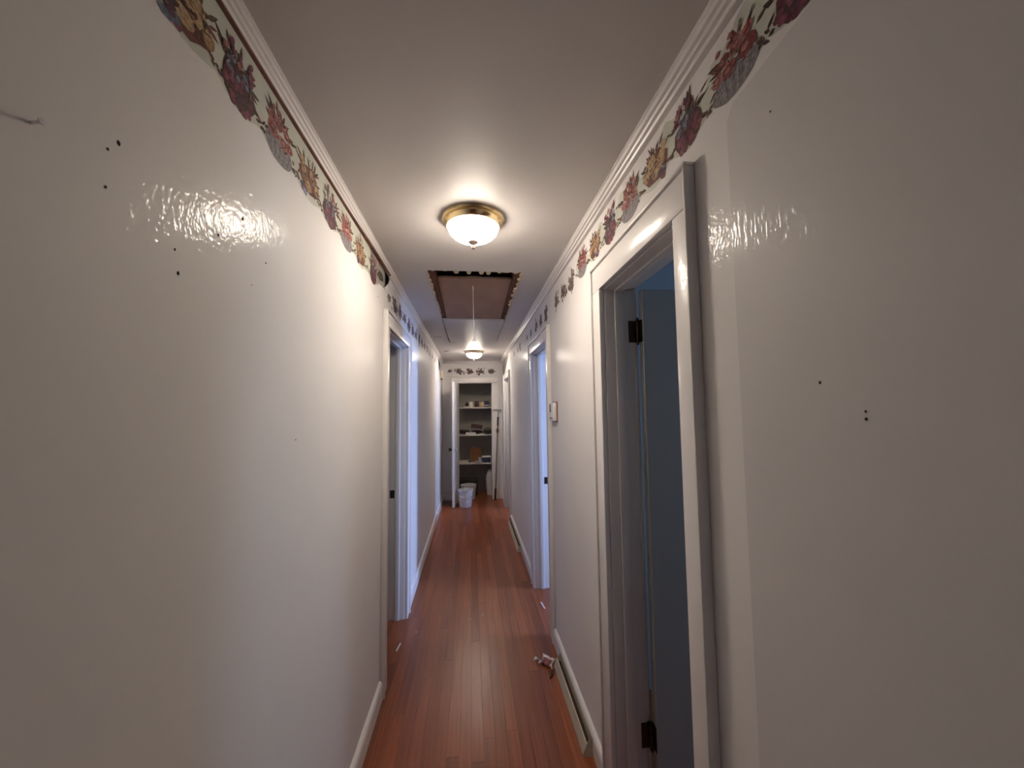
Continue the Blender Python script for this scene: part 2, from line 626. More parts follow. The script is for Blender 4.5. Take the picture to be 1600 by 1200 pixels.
# leaf of door 1, swung back into the bathroom on its far jamb
lx0 = XR + WT + 0.024
b = B()
b.box(lx0, lx0 + 0.575, D1[1] - 0.038, D1[1] - 0.003, 0.012, ZD - 0.005, bev=0.002)
leaf = b.build('door_leaf', M_LEAF, d1)
for z in (1.885, 0.285):
    b = B()
    yh = D1[1] - 0.006
    b.tube([(lx0 - 0.010, yh - 0.004, z - 0.048), (lx0 - 0.010, yh - 0.004, z + 0.048)], 0.0075, 10)
    b.tube([(lx0 - 0.010, yh - 0.004, z - 0.058), (lx0 - 0.010, yh - 0.004, z - 0.050)], [0.003, 0.006], 8)
    b.tube([(lx0 - 0.010, yh - 0.004, z + 0.050), (lx0 - 0.010, yh - 0.004, z + 0.058)], [0.006, 0.003], 8)
    b.box(lx0 - 0.046, lx0 - 0.008, D1[1] - 0.0025, D1[1] + 0.001, z - 0.046, z + 0.046)
    b.box(lx0 - 0.0015, lx0 + 0.001, D1[1] - 0.034, D1[1] - 0.004, z - 0.046, z + 0.046)
    b.build('hinge', M_BRONZE, leaf)
b = B()
b.lathe([(0.026, 0), (0.026, 0.006), (0.012, 0.012), (0.011, 0.03), (0.024, 0.042), (0.028, 0.055), (0.022, 0.066), (0.0, 0.069)], lx0 + 0.51, D1[1] - 0.038, 20, axis='y', cz=0.95)
for v in b.bm.verts:
    v.co.y = 2 * (D1[1] - 0.038) - v.co.y
b.build('knob', M_BRONZE, leaf, smooth=True)


def strike(root, x, y, z, sg):
    b = B()
    b.box(x - 0.017, x + 0.017, y - 0.0018, y, z - 0.030, z + 0.030, bev=0.0006)
    b.box(x - 0.008, x + 0.008, y - 0.0026, y - 0.0018, z - 0.013, z + 0.013)
    s_ = b.build('strike_plate', M_BLACK, root)
    s_['label'] = 'dark latch strike plate let into the jamb'


strike(d3, XR + 0.105, D3[1], 0.93, 1)
strike(d2, XL - 0.098, D2[1], 0.93, -1)

# ------------------------------------------------------------------ closet in the end wall
d5 = struct(empty('door_5', ((CX0 + CX1) / 2, YE, 0)))
ZC = ZD - 0.02


def bxc(x0, x1, dy0, dy1, z0, z1, name, m, bev=0.003):
    bb = B()
    bb.box(x0, x1, YE + dy0, YE + dy1, z0, z1, bev=bev, seg=2)
    return bb.build(name, m, d5, smooth=True)


cwl, cwr = 0.125, 0.110
bxc(CX0 - cwl, CX0 - 0.005, -CT_, 0, 0, ZC + 0.004, 'casing', M_TRIM)
bxc(CX1 + 0.005, CX1 + cwr, -CT_, 0, 0, ZC + 0.004, 'casing', M_TRIM)
bxc(CX0 - cwl, CX1 + cwr, -CT_, 0, ZC + 0.005, ZC + 0.10, 'casing', M_TRIM)
bxc(CX0 - cwl - 0.014, CX0 - cwl + 0.002, -BB, 0, 0, ZC + 0.10, 'back_band', M_TRIM)
bxc(CX1 + cwr - 0.002, CX1 + cwr + 0.014, -BB, 0, 0, ZC + 0.10, 'back_band', M_TRIM)
bxc(CX0 - cwl - 0.014, CX1 + cwr + 0.014, -BB, 0, ZC + 0.10, ZC + 0.116, 'back_band', M_TRIM)
bxc(CX0 - JT, CX0, 0.0, 0.115, 0, ZC, 'jamb', M_JAMB)
bxc(CX1, CX1 + JT, 0.0, 0.115, 0, ZC, 'jamb', M_JAMB)
bxc(CX0 - JT, CX1 + JT, 0.0, 0.115, ZC, ZC + JT, 'jamb', M_JAMB)

# closet leaf swung out into the hall
hx, hy = CX0 + 0.006, YE - CT_ - 0.012
ex, ey = -0.272, 6.295
vec = Vector((ex - hx, ey - hy, 0))
ln = vec.length
ang = math.atan2(vec.y, vec.x)
cl = struct(empty('door_6', (hx, hy, 0)))
xfm = Matrix.Translation((hx, hy, 0)) @ Matrix.Rotation(ang, 4, 'Z')
b = B()
b.box(0.0, ln, -0.036, 0.0, 0.014, ZC - 0.006, bev=0.002)
lf = b.build('door_leaf', M_TRIM, cl, xf=xfm)
lf['label'] = 'narrow white closet door standing open into the hall'
for sgn in (1, -1):
    b = B()
    prof = [(0.027, 0), (0.027, 0.005), (0.012, 0.010), (0.011, 0.026), (0.025, 0.036), (0.030, 0.050), (0.024, 0.062), (0.004, 0.066)]
    b.lathe(prof, ln - 0.06, 0.0, 20, axis='y', cz=0.925)
    for v in b.bm.verts:
        v.co.y = v.co.y if sgn > 0 else -0.036 - v.co.y
    b.build('knob', M_STEEL if sgn > 0 else M_BRONZE, lf, smooth=True, xf=xfm)
for z in (1.80, 0.25):
    b = B()
    b.tube([(-0.006, -0.036, z - 0.045), (-0.006, -0.036, z + 0.045)], 0.006, 8)
    b.box(0.0, 0.004, -0.036, -0.004, z - 0.045, z + 0.045)
    b.build('hinge', M_BRONZE, lf, xf=xfm)

# closet interior
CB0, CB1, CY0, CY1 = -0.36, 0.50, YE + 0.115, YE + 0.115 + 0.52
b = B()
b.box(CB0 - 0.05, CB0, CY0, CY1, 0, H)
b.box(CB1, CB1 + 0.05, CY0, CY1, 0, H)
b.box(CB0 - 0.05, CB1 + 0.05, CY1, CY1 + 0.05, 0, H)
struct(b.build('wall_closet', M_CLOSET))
b = B()
b.box(CB0 - 0.05, CB1 + 0.05, CY0, CY1 + 0.05, H, H + 0.03)
struct(b.build('ceiling_closet', M_CLOSET))
SZ = (1.615, 1.118, 0.605)
shelving = tag(empty('closet_shelving', (0.07, CY0 + 0.2, 0)), 'three painted shelves built into the open closet at the hall end', 'shelves')
M_SHELF = mat('shelf_paint', (0.62, 0.58, 0.52), 0.5, 0.4, var=0.05)
for z in SZ:
    b = B()
    b.box(CB0, CB1, CY0 + 0.06, CY1, z - 0.022, z, bev=0.002)
    b.build('shelf', M_SHELF, shelving)
    for xc in (CB0, CB1 - 0.018):
        b = B()
        b.box(xc, xc + 0.018, CY0 + 0.07, CY1, z - 0.062, z - 0.0225)
        b.build('cleat', M_CLOSET, shelving)

# ------------------------------------------------------------------ trim: crown and baseboards


def crown_profile(d, h):
    """distance from wall, height below ceiling"""
    g = 0.0045
    return [(0, 0), (d, 0), (d, -0.005), (d - g, -0.007), (d - g, -0.011), (d * 0.88, -0.0125), (d * 0.82, -0.019), (d * 0.62, -0.0205), (d * 0.60, -0.024),
            (d * 0.70, -0.026), (d * 0.62, -0.032), (d * 0.40, -0.034), (d * 0.38, -0.037), (d * 0.48, -0.039), (d * 0.40, -h + 0.001), (d * 0.34, -h), (0, -h)]


b = B()
b.prism([(XL + p[0], H + p[1]) for p in crown_profile(0.026, 0.046)], 'y', YB, YE)
tr1 = struct(b.build('trim_1', M_TRIM))
# bare reddish lower edge of the left crown, sagging off the wall before the torn place
b = B()
ys = [YB + (2.36 - YB) * k / 40 for k in range(41)]
pr, r_ = None, []
for y in ys:
    sag = 0.0
    if y > 1.55:
        sag = 0.012 * math.sin(min(1.0, (y - 1.55) / 0.7) * PI / 2)
    r_.append([b.bm.verts.new(p) for p in ((XL, y, H - 0.046), (XL + 0.010 + sag, y, H - 0.046), (XL + 0.010 + sag, y, H - 0.051 - sag * 0.3), (XL, y, H - 0.051))])
for i in range(40):
    for k in range(4):
        j = (k + 1) % 4
        b.bm.faces.new((r_[i][k], r_[i][j], r_[i + 1][j], r_[i + 1][k]))
b.bm.faces.new(r_[0])
b.bm.faces.new(r_[-1][::-1])
e_ = b.build('bare_edge', M_RED, tr1)
e_['label'] = 'bare reddish lower edge of the crown'
b = B()
b.prism([(XR - p[0], H + p[1]) for p in crown_profile(0.042, 0.046)], 'y', YB, YE)
struct(b.build('trim_2', M_TRIM))
b = B()
b.prism([(YE - p[0], H + p[1]) for p in crown_profile(0.030, 0.042)], 'x', XL + 0.027, XR - 0.043)
struct(b.build('trim_3', M_TRIM))


def base_prof(x, sg, t=0.019, h=0.098):
    return [(x, 0), (x + sg * t, 0), (x + sg * t, h - 0.022), (x + sg * t * 0.75, h - 0.008), (x + sg * t * 0.3, h), (x, h)]


def baseboard(name, x, sg, y0, y1):
    b = B()
    b.prism(base_prof(x, sg), 'y', y0, y1)
    return struct(b.build(name, M_TRIM))


co = CW + 0.011
baseboard('baseboard_left', XL, 1, YB, D2[0] - co)
baseboard('baseboard_left_far', XL, 1, D2[1] + co, YE)
baseboard('baseboard_right', XR - T, -1, YB, D1[0] - 0.085)
baseboard('baseboard_right_middle', XR, -1, D1[1] + co, D3[0] - co)
baseboard('baseboard_right_far', XR, -1, D3[1] + co, D4[0] - co)
baseboard('baseboard_right_end', XR, -1, D4[1] + co, YE)
b = B()
b.prism([(YE - (p[0]), p[1]) for p in base_prof(0, 1, 0.016)], 'x', XL + 0.02, CX0 - cwl - 0.015)
struct(b.build('baseboard_end', M_TRIM))

# ------------------------------------------------------------------ ceiling lights


def fluted_dome(cx, cy, zr, r, depth):
    b = B()
    prof = []
    for k in range(0, 15):
        t = k / 14 * (PI / 2) * 0.985
        prof.append((r * math.cos(t) ** 0.9, zr - depth * math.sin(t)))
    b.lathe(prof, cx, cy, 96, flute=0.012, nfl=24, cap=False)
    return b


def ceiling_light(label, cx, cy, ringm, strength, finm):
    r = tag(empty('ceiling_light', (cx, cy, H)), label, 'ceiling light')
    b = B()
    b.lathe([(0.0001, H), (0.141, H), (0.144, H - 0.006), (0.141, H - 0.012), (0.134, H - 0.015), (0.136, H - 0.022), (0.128, H - 0.034), (0.120, H - 0.040), (0.117, H - 0.036), (0.05, H - 0.034)], cx, cy, 64, cap=False)
    b.build('base_ring', ringm, r, smooth=True)
    m = mat('frosted_lit_glass', (0.85, 0.82, 0.78), 0.25, 0.5, emit=LAMP_COL, estr=strength)
    nt = m.node_tree
    geo = nt.nodes.new('ShaderNodeNewGeometry')
    sep = nt.nodes.new('ShaderNodeSeparateXYZ')
    mr = nt.nodes.new('ShaderNodeMapRange')
    nt.links.new(geo.outputs['Position'], sep.inputs[0])
    nt.links.new(sep.outputs['Z'], mr.inputs[0])
    mr.inputs[1].default_value, mr.inputs[2].default_value = H - 0.034, H - 0.085
    mr.inputs[3].default_value, mr.inputs[4].default_value = strength * 0.12, strength
    nt.links.new(mr.outputs[0], nt.nodes['Principled BSDF'].inputs['Emission Strength'])
    fluted_dome(cx, cy, H - 0.034, 0.116, 0.072).build('glass_shade', m, r, smooth=True)
    b = B()
    z0 = H - 0.104
    b.lathe([(0.0001, z0), (0.022, z0), (0.0235, z0 - 0.005), (0.015, z0 - 0.012), (0.007, z0 - 0.018), (0.006, z0 - 0.021), (0.010, z0 - 0.027), (0.008, z0 - 0.034), (0.0001, z0 - 0.038)], cx, cy, 24, cap=False)
    b.build('finial', finm, r, smooth=True)
    return r


ceiling_light('brass rimmed ceiling light with lit fluted glass bowl, nearer of the two', 0.013, 1.718, M_BRASS, LAMP1, M_FINIAL)
ceiling_light('small looking lit ceiling bowl beyond the attic opening, before the closet wall', 0.048, 5.72, M_PALEBRASS, LAMP2, M_FINIAL)

# ------------------------------------------------------------------ attic opening
hatch = tag(empty('attic_hatch', (0.03, 3.0, H)), 'brown attic pull-down hatch with torn plaster edges in the hall ceiling', 'attic hatch')
b = B()
b.prism([(2.66, H + 0.050), (HY1 - 0.003, H + 0.008), (HY1 - 0.003, H + 0.022), (2.66, H + 0.064)], 'x', HX0 + 0.046, HX1 - 0.046)
b.build('plywood_panel', M_PLY, hatch)
for (x0, x1) in ((HX0 + 0.004, HX0 + 0.044), (HX1 - 0.044, HX1 - 0.004)):
    b = B()
    b.box(x0, x1, HY0 + 0.012, HY1 - 0.002, H + 0.010, H + 0.14, bev=0.003)
    b.build('frame_rail', M_RAW, hatch)
b = B()
b.box(HX0 - 0.014, HX1 + 0.014, HY0 - 0.05, HY0 - 0.01, H + CT + 0.0005, H + 0.14)
b.build('frame_rail', M_RAW, hatch)
b = B()
b.box(HX0 + 0.046, HX1 - 0.046, 2.40, 2.44, H + 0.10, H + 0.125)
b.build('cross_brace', M_RAW, hatch)
# white patch board over the far part of the opening, with open cracks along its edges
b = B()
b.prism([(HX0 + 0.006, HY1 + 0.008), (HX1 - 0.007, HY1 + 0.010), (HX1 - 0.007, HY2 - 0.008), (HX0 + 0.14, HY2 - 0.006), (HX0 + 0.016, HY2 - 0.05), (HX0 + 0.009, HY2 - 0.5)], 'z', H - 0.004, H + 0.010)
pb = b.build('patch_board', M_CEIL, hatch)
pb['label'] = 'ceiling coloured patch board behind the brown panel'
b = B()
b.prism([(0.10, HY1 + 0.02), (0.30, HY1 + 0.02), (0.30, HY2 - 0.3), (0.03, HY2 - 0.75)], 'z', H - 0.0055, H - 0.0042)
b.build('paper_patch', M_CEIL, hatch)
# torn plaster lip round the brown part: ragged teeth
rnd = random.Random(3)


def ragged(p0, p1, inward, n, dmax, zlow, dmin=0.002):
    b = B()
    p0, p1, inw = Vector(p0), Vector(p1), Vector(inward)
    ed = []
    for k in range(n + 1):
        t = k / n
        d = dmin + dmax * rnd.random() ** 2
        ed.append((p0.lerp(p1, t), p0.lerp(p1, t) + inw * d))
    lo = [[b.bm.verts.new((q.x, q.y, H - zlow * rnd.random())) for q in (a, c)] for a, c in ed]
    hi = [[b.bm.verts.new((q.x, q.y, H + 0.026)) for q in (a, c)] for a, c in ed]
    for i in range(n):
        b.bm.faces.new((lo[i][0], lo[i][1], lo[i + 1][1], lo[i + 1][0]))
        b.bm.faces.new((hi[i][0], hi[i + 1][0], hi[i + 1][1], hi[i][1]))
        b.bm.faces.new((lo[i][1], hi[i][1], hi[i + 1][1], lo[i + 1][1]))
        b.bm.faces.new((lo[i][0], lo[i + 1][0], hi[i + 1][0], hi[i][0]))
    return b


for (p0, p1, inw, n, dm) in (((HX0, HY0 + 0.01, 0), (HX0, HY1, 0), (1, 0, 0), 46, 0.016), ((HX1, HY0 + 0.01, 0), (HX1, HY1 - 0.5, 0), (-1, 0, 0), 30, 0.03),
                             ((HX1, HY1 - 0.5, 0), (HX1, HY1, 0), (-1, 0, 0), 18, 0.010)):
    ragged(p0, p1, inw, n, dm, 0.006).build('plaster_edge', M_PLASTER, hatch)
# rounded plaster keys hanging over the near edge
for (x, wd, dp) in ((-0.235, 0.018, 0.02), (-0.09, 0.034, 0.055), (-0.010, 0.030, 0.062), (0.070, 0.032, 0.060), (0.115, 0.030, 0.066), (0.185, 0.026, 0.03), (0.225, 0.05, 0.018), (-0.16, 0.03, 0.014), (0.29, 0.04, 0.03)):
    b = B()
    n = 8
    pts = [(x - wd / 2, HY0 - 0.004)] + [(x + wd / 2 * math.cos(PI - PI * k / n), HY0 + 0.3 * dp + 0.7 * dp * math.sin(PI * k / n)) for k in range(n + 1)] + [(x + wd / 2, HY0 - 0.004)]
    b.prism(pts, 'z', H + 0.002, H + 0.022)
    b.build('plaster_key', M_PLASTER, hatch)
# dark slivers of torn edge along the patch
for (x, y0, y1, wd) in ((HX0 + 0.001, 3.75, 4.45, 0.012), (HX1 - 0.002, 3.72, 4.2, 0.010)):
    bb = ragged((x - 0.004, y0, 0), (x - 0.004, y1, 0), (1, 0, 0), 22, wd, 0.001, 0.001)
    bb.build('plaster_edge', M_PLASTER, hatch)
# bent white wire at the near edge of the panel
b = B()
b.tube([(0.02 + 0.10 * math.cos(PI - PI * k / 12), 2.66, H + 0.043 + 0.024 * math.sin(PI * k / 12)) for k in range(13)], 0.0028, 6)
b.build('spring_wire', M_STEEL, hatch, smooth=True)
b = B()
cyy = 2.80
zt_, zb_ = H + 0.0425, 2.075
b.tube([(0.018, cyy, zt_), (0.019, cyy, zt_ - 0.12), (0.021, cyy, zt_ - 0.26), (0.025, cyy, zb_)], 0.0022, 6)
b.build('pull_cord', M_CORD, hatch)
b = B()
b.lathe([(0.003, zb_ + 0.030), (0.006, zb_ + 0.022), (0.008, zb_ + 0.010), (0.014, zb_ - 0.002), (0.014, zb_ - 0.006), (0.003, zb_ - 0.008)], 0.025, cyy, 14)
b.build('cord_knob', M_WHITEP, hatch, smooth=True)

# ------------------------------------------------------------------ wallpaper border: strip with printed bouquets
PAL = {
    'red': [(0.34, 0.11, 0.10), (0.30, 0.13, 0.12), (0.40, 0.19, 0.165), (0.20, 0.05, 0.05)],
    'purple': [(0.17, 0.055, 0.075), (0.22, 0.07, 0.10), (0.13, 0.035, 0.055), (0.10, 0.05, 0.07)],
    'blue': [(0.13, 0.15, 0.21), (0.20, 0.22, 0.29), (0.075, 0.07, 0.10)],
    'yellow': [(0.38, 0.245, 0.125), (0.33, 0.20, 0.105), (0.43, 0.30, 0.17), (0.24, 0.125, 0.07)],
    'leaf': [(0.085, 0.05, 0.042), (0.12, 0.085, 0.06), (0.06, 0.035, 0.03), (0.15, 0.06, 0.05)],
    'lilac': [(0.235, 0.215, 0.222), (0.18, 0.16, 0.17), (0.28, 0.26, 0.265)],
    'torn': [(0.13, 0.095, 0.085), (0.17, 0.13, 0.12), (0.09, 0.062, 0.055), (0.21, 0.165, 0.155)],
    'tornred': [(0.16, 0.08, 0.08), (0.20, 0.11, 0.11)],
}


def ell(cx, cy, a, b_, rot, n=8, jit=0.15, rn=random):
    pts = []
    for k in range(n):
        t = 2 * PI * k / n
        j = 1 + jit * (rn.random() - 0.5) * 2
        px, py = a * math.cos(t) * j, b_ * math.sin(t) * j
        pts.append((cx + px * math.cos(rot) - py * math.sin(rot), cy + px * math.sin(rot) + py * math.cos(rot)))
    return pts


def leafp(cx, cy, ln, wd, rot):
    c_, s_ = math.cos(rot), math.sin(rot)
    pts = [(0, 0), (ln * 0.35, wd * 0.5), (ln * 0.7, wd * 0.35), (ln, 0), (ln * 0.65, -wd * 0.4), (ln * 0.3, -wd * 0.5)]
    return [(cx + x * c_ - y * s_, cy + x * s_ + y * c_) for x, y in pts]


def bouquet(kind, rn):
    """polygons (outline, colour) around the bouquet's centre, about 0.17 x 0.16"""
    out = []
    pick = lambda k: rn.choice(PAL[k])
    if kind == 'torn':
        out.append((ell(0, -0.022, 0.034, 0.028, rn.uniform(0, 3), 11, 0.35, rn), pick('torn')))
        for _ in range(22):
            x, y = rn.gauss(0, 0.022), rn.gauss(-0.020, 0.020)
            out.append((ell(x, y, rn.uniform(.010, .024), rn.uniform(.006, .016), rn.uniform(0, 3), 7, 0.4, rn), pick('torn')))
        for _ in range(8):
            out.append((leafp(rn.uniform(-.05, .05), rn.uniform(-.05, .02), rn.uniform(.02, .045), rn.uniform(.006, .014), rn.uniform(0.2, 2.9)), pick('torn')))
        return out
    # tendrils, sprigs and leaves
    for _ in range(20):
        a = rn.uniform(0.15, PI - 0.15)
        r0 = rn.uniform(0.015, 0.05)
        out.append((leafp(r0 * math.cos(a) * 1.1, r0 * math.sin(a) - 0.01, rn.uniform(.022, .042), rn.uniform(.006, .012), a + rn.uniform(-.5, .5)), pick('leaf')))
    for s_ in (-1, 1):
        for k in range(4):
            out.append((leafp(s_ * (0.052 + 0.010 * k), -0.048 + 0.004 * k + rn.uniform(-.006, .006), rn.uniform(.012, .024), rn.uniform(.006, .011), (0 if s_ > 0 else PI) + rn.uniform(-.9, .9)), pick('leaf')))
    if kind == 'red':
        # rounded basket with ribs
        out.append((ell(0, -0.045, 0.056, 0.036, 0, 16, 0.03, rn), PAL['lilac'][0]))
        for k in range(9):
            x = -0.044 + 0.011 * k
            out.append((leafp(x * 0.7, -0.076, 0.060, 0.004, PI / 2 - x * 6), PAL['lilac'][1 + k % 2]))
        for (x, y, r) in ((-0.030, -0.012, .021), (0.012, -0.016, .020), (0.040, -0.010, .015), (-0.008, 0.016, .019), (0.026, 0.016, .015), (-0.036, 0.018, .013)):
            c_ = pick('red')
            out.append((ell(x, y, r, r * .9, 0, 9, 0.18, rn), c_))
            out.append((ell(x + .002, y, r * .62, r * .55, 0, 8, 0.2, rn), PAL['red'][3]))
            out.append((ell(x + .002, y + .001, r * .42, r * .34, 0, 7, 0.2, rn), PAL['red'][2]))
        for _ in range(9):
            out.append((ell(rn.uniform(-.04, .04), rn.uniform(.02, .055), .006, .009, rn.uniform(0, 3), 6, .3, rn), pick('red')))
    elif kind == 'purple':
        out.append((ell(0.0, -0.030, 0.050, 0.046, 0, 13, 0.12, rn), PAL['leaf'][0]))
        for _ in range(30):
            a, r = rn.uniform(0, 2 * PI), 0.046 * math.sqrt(rn.random())
            x, y = r * math.cos(a), -0.038 + r * 0.8 * math.sin(a)
            out.append((ell(x, y, .0085, .0085, 0, 7, .1, rn), pick('purple')))
        for _ in range(16):
            out.append((ell(rn.uniform(-.034, .030), rn.uniform(-.022, .016), .0065, .0065, 0, 6, .15, rn), pick('blue')))
        for _ in range(8):
            out.append((ell(rn.uniform(-.045, .045), rn.uniform(.015, .055), .006, .011, rn.uniform(-.6, .6), 6, .3, rn), rn.choice(PAL['purple'][:2] + PAL['red'][1:2])))
    else:
        out.append((ell(0.0, -0.018, 0.056, 0.044, 0, 13, 0.15, rn), PAL['leaf'][3]))
        for (x, y, a, b_) in ((-0.026, -0.008, .021, .026), (0.016, 0.004, .021, .028), (0.044, -0.018, .014, .018), (-0.004, -0.036, .019, .017), (-0.042, 0.020, .012, .014)):
            out.append((ell(x, y, a, b_, 0, 11, .08, rn), pick('yellow')))
            out.append((ell(x - a * .25, y + b_ * .2, a * .5, b_ * .5, 0, 8, .15, rn), PAL['yellow'][2]))
        for _ in range(8):
            a = rn.uniform(0, 2 * PI)
            out.append((ell(-0.030 + rn.uniform(-.012, .012), -0.058 + rn.uniform(-.012, .012), .010, .008, 0, 7, .2, rn), rn.choice(PAL['blue'] + PAL['purple'])))
        for _ in range(12):
            out.append((leafp(rn.uniform(-.05, .05), rn.uniform(-.06, .03), rn.uniform(.014, .028), rn.uniform(.004, .009), rn.uniform(0, 6.3)), pick('leaf')))
    for _ in range(34):
        k_ = rn.choice(('leaf', 'leaf', 'lilac', 'leaf', kind))
        out.append((leafp(rn.uniform(-.042, .036), rn.uniform(-.045, .045), rn.uniform(.010, .020), rn.uniform(.002, .005), rn.uniform(0, 6.3)), pick(k_)))
    return out


def printed(polys, place, parent, sx=1.0, sz=1.0, step=0.000025):
    """place(u, v, lift) -> world point"""
    bm = bmesh.new()
    cl_ = bm.loops.layers.float_color.new('Col')
    loc = Vector(parent.location)
    for i, (pts, c_) in enumerate(polys):
        f = bm.faces.new([bm.verts.new(Vector(place(u * sx, v * sz, 0.0004 + step * i)) - loc) for u, v in pts])
        for lp in f.loops:
            lp[cl_] = (*c_, 1)
    me = bpy.data.meshes.new('printed_bouquet')
    bm.to_mesh(me)
    bm.free()
    me.materials.append(M_PRINT)
    o = bpy.data.objects.new('printed_bouquet', me)
    C.objects.link(o)
    o.parent = parent
    return o


ZB = 2.312      # bouquet centre height
# --- left border: whole strip from before the camera to the torn flap
left_b = tag(empty('wallpaper_border', (XL, 1.2, ZB)), 'flowered pale green wallpaper border under the left crown, curling loose at its far end', 'wallpaper border')
LC = [(-0.03, 'purple'), (0.15, 'red'), (0.335, 'yellow'), (0.51, 'purple'), (0.0, None), (0.70, 'yellow'), (0.856, 'purple'), (1.038, 'red'), (1.225, 'yellow'), (1.405, 'purple'), (1.592, 'red'), (1.79, 'yellow'), (2.02, 'purple')]
LC = [c_ for c_ in LC if c_[1]]


def zlow(y, cs, lo=2.228, hi=2.250):
    d = min(abs(y - c_[0]) for c_ in cs)
    t = max(0.0, 1 - d / 0.085)
    return hi - (hi - lo) * math.sin(t * PI / 2)


b = B()
n = 150
y0, y1 = -0.12, 2.13
pv = None
for k in range(n + 1):
    y = y0 + (y1 - y0) * k / n
    zl = zlow(y, LC) + random.uniform(-.002, .002)
    zt_ = H - 0.050
    if y > 1.93:
        zt_ -= (y - 1.93) * 0.62
    cur = (b.bm.verts.new((XL + 0.0003, y, zl)), b.bm.verts.new((XL + 0.0003, y, zt_)))
    if pv:
        b.bm.faces.new((pv[0], cur[0], cur[1], pv[1]))
    pv = cur
b.build('paper_strip', M_PAPER, left_b)
# bare place where the paper has come away, with a dark mottled spot in the middle
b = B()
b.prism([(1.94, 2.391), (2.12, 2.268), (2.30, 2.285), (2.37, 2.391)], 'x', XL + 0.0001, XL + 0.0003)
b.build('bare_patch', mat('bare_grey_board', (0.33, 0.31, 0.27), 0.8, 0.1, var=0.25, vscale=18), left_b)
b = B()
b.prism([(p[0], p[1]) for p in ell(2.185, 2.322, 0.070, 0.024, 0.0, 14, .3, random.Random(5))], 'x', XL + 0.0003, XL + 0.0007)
b.build('torn_place', M_DARKSPOT, left_b)
b = B()
g_ = []
for i in range(11):
    t = i / 10
    row = []
    for j in range(4):
        s_ = j / 3
        y = 2.27 + 0.19 * s_
        z = 2.392 - 0.105 * t
        lift = 0.001 + 0.030 * math.sin(PI * t) ** 0.7 * (1 - s_) ** 2
        row.append(b.bm.verts.new((XL + lift, y, z)))
    g_.append(row)
for i in range(10):
    for j in range(3):
        b.bm.faces.new((g_[i][j], g_[i + 1][j], g_[i + 1][j + 1], g_[i][j + 1]))
fl = b.build('loose_flap', M_WALL, left_b, smooth=True)
fl['label'] = 'painted flap curling off the wall'
for i, (yc, kd) in enumerate(LC):
    rn = random.Random(100 + i)
    printed(bouquet(kd, rn), lambda u, v, l, yc=yc: (XL + l, yc + u, ZB - 0.004 + v), left_b, sx=1.28, sz=1.04)

# --- painted over remains further down the left wall
lr = tag(empty('wallpaper_border', (XL, 3.4, 2.28)), 'torn dark bouquet remains of border over the left doorway', 'wallpaper border')
rn = random.Random(21)
for yc, s_ in ((2.42, .7), (2.60, 1.0), (2.78, .9), (2.98, .8), (3.17, 1.0), (3.38, .9), (3.60, .9), (3.80, 1.0), (4.02, .9), (4.24, .9), (4.48, .8), (4.75, .7), (5.1, .7), (5.45, .6)):
    printed(bouquet('torn', rn), lambda u, v, l, yc=yc: (XL + l, yc + u, 2.288 + v), lr, sx=s_ * 1.5, sz=s_ * 1.2)
# peeling dark curl and cream chime cover near the end of the left wall
b = B()
for k in range(9):
    t = k / 8
    z = 2.37 - 0.17 * t
    a = b.bm.verts.new((XL + 0.001, 6.02 + 0.14 * t, z))
    c_ = b.bm.verts.new((XL + 0.004 + 0.022 * math.sin(PI * t), 6.02 + 0.14 * t - 0.05 * math.sin(PI * t), z))
    if k:
        b.bm.faces.new((pa_, a, c_, pc_))
    pa_, pc_ = a, c_
tag(b.build('paper_scrap', M_OLDPAPER), 'dark curl of peeling paper high at the far end of the left wall', 'paper scrap')

# --- right border: torn along its top
right_b = tag(empty('wallpaper_border', (XR, 1.2, ZB)), 'flowered pale green wallpaper border under the right crown, ragged top edge painted over', 'wallpaper border')
RC = [(-0.02, 'yellow'), (0.16, 'red'), (0.345, 'purple'), (0.54, 'yellow'), (0.712, 'red'), (0.888, 'purple'), (1.062, 'yellow'), (1.25, 'red'), (1.44, 'purple'), (1.63, 'yellow'), (1.83, 'red')]
RC[3] = (0.535, 'purple')
b = B()
pv = None
n = 150
rn2 = random.Random(11)
for k in range(n + 1):
    y = -0.12 + 2.06 * k / n
    d = min(abs(y - c_[0]) for c_ in RC)
    zl = zlow(y, RC, 2.230, 2.255) + rn2.uniform(-.002, .002)
    top = 2.345 + 0.024 * math.sin(y * 21) + 0.012 * math.sin(y * 57 + 1) + rn2.uniform(-.004, .004) + (0.014 if y < 0.8 else 0)
    if y > 1.3:
        top -= 0.035 * (y - 1.3)
    cur = (b.bm.verts.new((XR - 0.0003, y, zl)), b.bm.verts.new((XR - 0.0003, y, min(top, H - 0.05))))
    if pv:
        b.bm.faces.new((pv[0], pv[1], cur[1], cur[0]))
    pv = cur
b.build('paper_strip', M_PAPER, right_b)
for i, (yc, kd) in enumerate(RC):
    rn = random.Random(300 + i)
    printed(bouquet(kd, rn), lambda u, v, l, yc=yc: (XR - l, yc + u, ZB - 0.004 + v), right_b, sx=1.28, sz=1.04)
rr = tag(empty('wallpaper_border', (XR, 2.8, 2.28)), 'torn dark bouquet remains of border over the bright right doorway', 'wallpaper border')
rn = random.Random(22)
for yc, s_ in ((2.035, .95), (2.23, .85), (2.42, .8), (2.78, .9), (2.98, .8), (3.2, .8), (3.5, .6), (3.75, .5), (4.3, .8), (4.5, .6), (4.9, .6)):
    printed(bouquet('torn', rn), lambda u, v, l, yc=yc: (XR - l, yc + u, 2.292 + v), rr, sx=s_ * 1.5, sz=s_ * 1.3)
b = B()
b.prism([(5.62, 2.385), (6.6, 2.395), (6.75, 2.20), (6.5, 2.16), (6.2, 2.20), (5.9, 2.29)], 'x', XR - 0.0012, XR)
